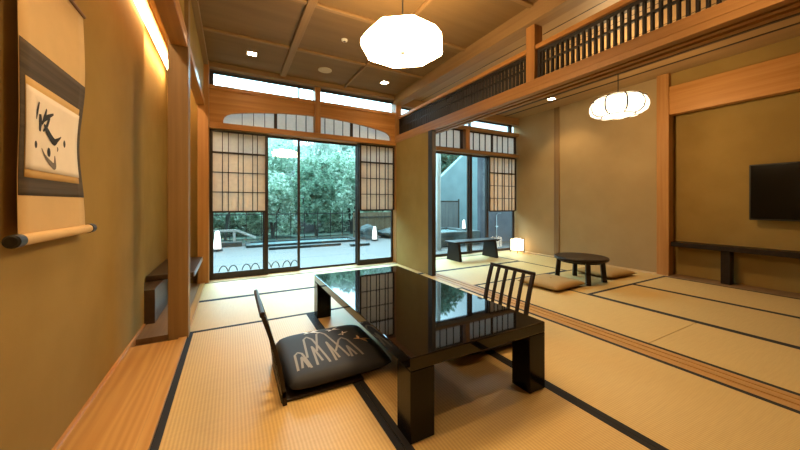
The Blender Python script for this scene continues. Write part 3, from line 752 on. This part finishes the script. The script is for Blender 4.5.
mb = MB(); mb.bar((-.9, 0, .375), (.50, 0, .375), .07, .05); mb.bar((.50, 0, .375), (.95, 0, .17), .07, .05); mb.build('rail', M['weath'], t)
for x in (-.85, -.2, .45): MB().box((x-.03, x+.03), (-.03, .03), (0, .36)).build('post', M['weath'], t)
t = thing('garden_fence', 'thin black iron bar fence in front of the trees', 'fence', (-.05, 9.75, -.14))
mb = MB(); mb.box((-4, 3.4), (-.012, .012), (.80, .825)); mb.box((-4, 3.4), (-.012, .012), (.1, .12))
for k in range(19): mb.box((-4+.4*k-.010, -4+.4*k+.010), (-.008, .008), (0, .9))
mb.build('bars', M['iron'], t)
t = thing('bamboo_fence', 'brown bamboo screen fence behind the dark rocks', 'fence', (5.0, 9.65, -.14))
mb = MB()
for k in range(60): mb.cyl((-1.5+.05*k, 0, 0), (-1.5+.05*k, 0, .82+.01*random.random()), .023, 8)
mb.build('canes', M['bamboo'], t); mb = MB()
for z in (.2, .65): mb.box((-1.5, 1.5), (-.05, -.02), (z, z+.04))
mb.build('cross_rails', M['bark'], t)
def rock(x, y, z, sx, sy, sz, label, seed):
    r = random.Random(seed); mb = MB(); bmesh.ops.create_icosphere(mb.b, subdivisions=3, radius=1)
    ph = [r.uniform(0, 6) for _ in range(6)]
    for v in mb.b.verts:
        c = v.co; k = 1+.18*math.sin(3*c.x+ph[0])+.15*math.sin(4*c.y+ph[1])+.12*math.sin(5*c.z+ph[2])+.06*math.sin(9*c.x+7*c.y+ph[3])
        v.co = Vector((x+c.x*k*sx, y+c.y*k*sy, z+max(c.z*k, -.55)*sz+.55*sz))
    tag(mb.build('garden_rock', M['stone'], None, False), label, 'rock', 'dark rocks by the garden lantern')
rock(3.62, 8.75, -.09, .28, .3, .26, 'leftmost dark garden rock, behind the right garden lantern', 1)
rock(4.42, 8.75, -.09, .38, .35, .22, 'middle dark garden rock, right of the right lantern', 2)
rock(5.25, 8.7, -.09, .34, .3, .2, 'rightmost dark garden rock, beside the door edge', 3)
def glantern(x, y, z, h, label):
    t = thing('garden_lantern', label, 'lantern', (x, y, z))
    MB().lathe([(h*.24, 0), (h*.24, h*.08), (h*.2, h*.12)], 20).build('base', M['iron'], t)
    MB().lathe([(h*.17, h*.12), (h*.15, h*.5), (h*.10, h*.93), (h*.06, h*1.0)], 20).build('lamp_shade', M['glow_out'], t, True)
glantern(-.29, 8.1, -.08, .45, 'white tapered garden lantern at the far left of the terrace')
glantern(3.60, 8.2, -.08, .40, 'white tapered garden lantern standing among the dark rocks')
for i, x in enumerate((-.115, .015, .20, .325, .50, .625, .80, .925)):
    t = MB().tube([(x+.062*math.cos(a), 5.45, -.08+.12*math.sin(a)) for a in [PI*k/12 for k in range(13)]], .008, 6).build('edging_hoop', M['iron'])
    w_ = ['first', 'second', 'third', 'fourth', 'fifth', 'sixth', 'seventh', 'eighth'][i]
    tag(t, 'small black wire garden hoop outside the glass, %s from the left' % w_, 'hoop', 'wire edging hoops outside the glass doors')
# right terrace
t = thing('bath_tub', 'dark stone bath on the terrace behind the low bench', 'bath', (5.0, 6.9, -.08))
mb = MB(); mb.box((-.75, .75), (-.7, -.55), (0, .36), .02); mb.box((-.75, .75), (.55, .7), (0, .36), .02); mb.box((-.75, -.6), (-.55, .55), (0, .36), .02); mb.box((.6, .75), (-.55, .55), (0, .36), .02); mb.build('rim', M['stone'], t)
MB().box((-.6, .6), (-.55, .55), (0, .30)).build('water', M['water'], t)
t = MB().tube([(4.2, 5.9, -.08), (4.19, 5.9, 1), (4.2, 5.9, 1.9), (4.18, 5.9, 2.9)], [.06, .055, .055, .05], 12).build('garden_pole', M['birch'], None, True); tag(t, 'pale white wooden pole outside the right glass door', 'pole')
t = thing('wicker_screen', 'grey brown wicker privacy screen outside the right glass door', 'screen', (5.95, 7.8, -.08), -.5)
mb = MB()
for k in range(22): mb.cyl((-.28+.0267*k, 0, .02), (-.28+.0267*k, 0, 1.14), .011, 6)
mb.build('canes', M['wicker'], t)
mb = MB(); mb.box((-.31, -.28), (-.02, .02), (0, 1.2)); mb.box((.28, .32), (-.02, .02), (0, 1.2)); mb.box((-.28, .28), (-.015, .015), (1.11, 1.15)); mb.build('frame', M['bark'], t)
t = MB().prism([(5.4, -.14), (10.5, -.14), (10.5, 3.6), (8.6, 3.45), (7.75, 2.95), (6.55, 1.95), (5.4, 1.2)], 'y', 9.0, 9.2).build('retaining_wall', M['tealwall']); struct(t, 'smooth teal wall with raked top')
sbox('shower_wall', (5.85, 9.4), (6.3, 6.42), (-.14, 2.3), M['slate'], .002)
t = thing('outdoor_shower', 'thin metal shower pipe on the slate wall outside', 'shower', (6.42, 6.28, -.08))
MB().tube([(0, 0, 0), (0, 0, .74), (.02, -.04, .79), (.06, -.10, .80)], .009, 8).build('pipe', M['silver'], t)
MB().box((-.05, .03), (-.03, .015), (.42, .45)).build('tap', M['silver'], t)
glantern(5.55, 6.62, .28, .26, 'white lantern on the bath rim outside the right glass door')

# trees: crown of small leaf blades on a forked trunk
def crown(seed, n, rx, ry, rz, size, mat):
    r = random.Random(seed); mb = MB()
    cl = [(r.gauss(0, .45), r.gauss(0, .45), r.gauss(0, .45), r.uniform(.25, .5)) for _ in range(26)]
    for i in range(n):
        cx, cy, cz, cr = r.choice(cl)
        d = Vector((r.gauss(0, 1), r.gauss(0, 1), r.gauss(0, 1))).normalized()*cr*r.random()**.4
        K = lambda q: max(-1, min(1, q))
        p = Vector((K(cx+d.x)*rx, K(cy+d.y)*ry, K(cz+d.z)*rz))
        a = Vector((r.gauss(0, 1), r.gauss(0, 1), r.gauss(0, .5))).normalized(); b = a.cross(Vector((r.gauss(0, 1), r.gauss(0, 1), r.gauss(0, 1)))).normalized()
        s = size*r.uniform(.6, 1.4)
        vs = [mb.b.verts.new(p+a*s), mb.b.verts.new(p+b*s*.4), mb.b.verts.new(p-a*s), mb.b.verts.new(p-b*s*.4)]
        mb.b.faces.new(vs)
    return mb
def tree(label, loc, rx, rz, h, seed, nleaf, size, mat, group):
    t = thing('garden_tree', label, 'tree', loc, 0, group)
    r = random.Random(seed+50); mb = MB()
    for k in range(3):
        a = r.uniform(0, 6.28); lean = rx*.45
        mb.tube([(0, 0, 0), (lean*.3*math.cos(a), lean*.3*math.sin(a), h*.45), (lean*math.cos(a), lean*math.sin(a), h)], [.045, .03, .012], 6)
    mb.build('trunk', M['bark'], t)
    o = crown(seed, nleaf, rx, rx, rz, size, mat).build('foliage', mat, t); o.location = (0, 0, h)
    return t
ORD = ['first', 'second', 'third', 'fourth', 'fifth', 'sixth', 'seventh', 'eighth', 'ninth', 'tenth']
for i in range(7):
    x = -2.9+1.36*i; y = 10.75+.25*(i % 2)
    tree('leafy green tree right behind the garden fence, %s from the left' % ORD[i], (x, y, -.14), .62, 1.05, 1.15+.22*((i*7) % 3), 10+i, 3600, .075, M['leaf_a' if i % 3 == 1 else 'leaf_b'], 'trees behind the garden fence')
tree('tall dark tree rising behind the smooth teal wall at right', (7.9, 10.85, -.14), 1.4, 1.4, 3.2, 71, 6000, .11, M['leaf_a'], None)
def mass(name, label, x0, x1, y0, y1, zlo, zhi, ncl, nleaf, size, cr, mat, seed):
    r = random.Random(seed); mb = MB(); cl = []
    for _ in range(ncl):
        y = r.uniform(y0, y1); x = r.uniform(x0, x1)
        g = -.2+max(0, y-12)*.30; cl.append((x, y, g+r.uniform(zlo, zhi), cr*r.uniform(.6, 1.3)))
    for _ in range(nleaf):
        cx, cy, cz, c = r.choice(cl)
        d = Vector((r.gauss(0, 1), r.gauss(0, 1), r.gauss(0, 1))).normalized()*c*r.random()**.35
        p = Vector((cx+d.x, max(y0, min(y1, cy+d.y)), cz+d.z*.8))
        a = Vector((r.gauss(0, 1), r.gauss(0, 1), r.gauss(0, .6))).normalized(); b = a.cross(Vector((r.gauss(0, 1), r.gauss(0, 1), r.gauss(0, 1)))).normalized()
        q = size*r.uniform(.6, 1.4)
        mb.b.faces.new([mb.b.verts.new(p+a*q), mb.b.verts.new(p+b*q*.4), mb.b.verts.new(p-a*q), mb.b.verts.new(p-b*q*.4)])
    o = mb.build(name, mat); o['kind'] = 'stuff'; tag(o, label, 'foliage')
mass('undergrowth', 'low leafy undergrowth at the feet of the fence trees', -4.5, 5.6, 11.9, 12.5, .1, .9, 70, 16000, .08, .45, M['leaf_b'], 9)
mass('slope_foliage', 'dense green foliage covering the lower slope behind the fence trees', -6, 5.6, 12.85, 15.3, .3, 2.6, 75, 26000, .12, .75, M['leaf_b'], 3)
mass('hilltop_foliage', 'haze-coloured pale foliage high on the hillside under the sky', -10, 20, 16, 21, .4, 2.6, 90, 26000, .20, 1.15, M['leaf_haze'], 4)
# ------------------------------------------------------------------ world, camera, colour
W = bpy.data.worlds.new('overcast'); S.world = W; W.use_nodes = True
nt = W.node_tree; bg = nt.nodes['Background']
# overcast sky, plus an added bright patch above the hill to daylight the mats
tc = nt.nodes.new('ShaderNodeTexCoord'); dt = nt.nodes.new('ShaderNodeVectorMath'); dt.operation = 'DOT_PRODUCT'
dt.inputs[1].default_value = (0.05, .66, .75); nt.links.new(tc.outputs['Generated'], dt.inputs[0])
mr = nt.nodes.new('ShaderNodeMapRange'); mr.interpolation_type = 'SMOOTHSTEP'
mr.inputs['From Min'].default_value = .72; mr.inputs['From Max'].default_value = .97; mr.inputs['To Min'].default_value = 2.0; mr.inputs['To Max'].default_value = 15
nt.links.new(dt.outputs['Value'], mr.inputs['Value']); nt.links.new(mr.outputs['Result'], bg.inputs['Strength'])
bg.inputs['Color'].default_value = (.51, .84, 1.0, 1)
cam = bpy.data.cameras.new('camera'); co = bpy.data.objects.new('camera', cam); C.objects.link(co); S.camera = co
cam.sensor_width = 36; cam.lens = 36*311/800; cam.shift_y = -22/800; cam.clip_start = .02
co.location = (0, 0, 1.0); co.rotation_euler = (PI/2, 0, -math.atan(168/311))
S.view_settings.view_transform = 'Standard'; S.view_settings.look = 'None'; S.view_settings.gamma = 1; S.view_settings.use_curve_mapping = False
S.view_settings.exposure = .82
S.cycles.use_denoising = True
S.cycles.max_bounces = 8; S.cycles.transparent_max_bounces = 16; S.cycles.sample_clamp_indirect = 6
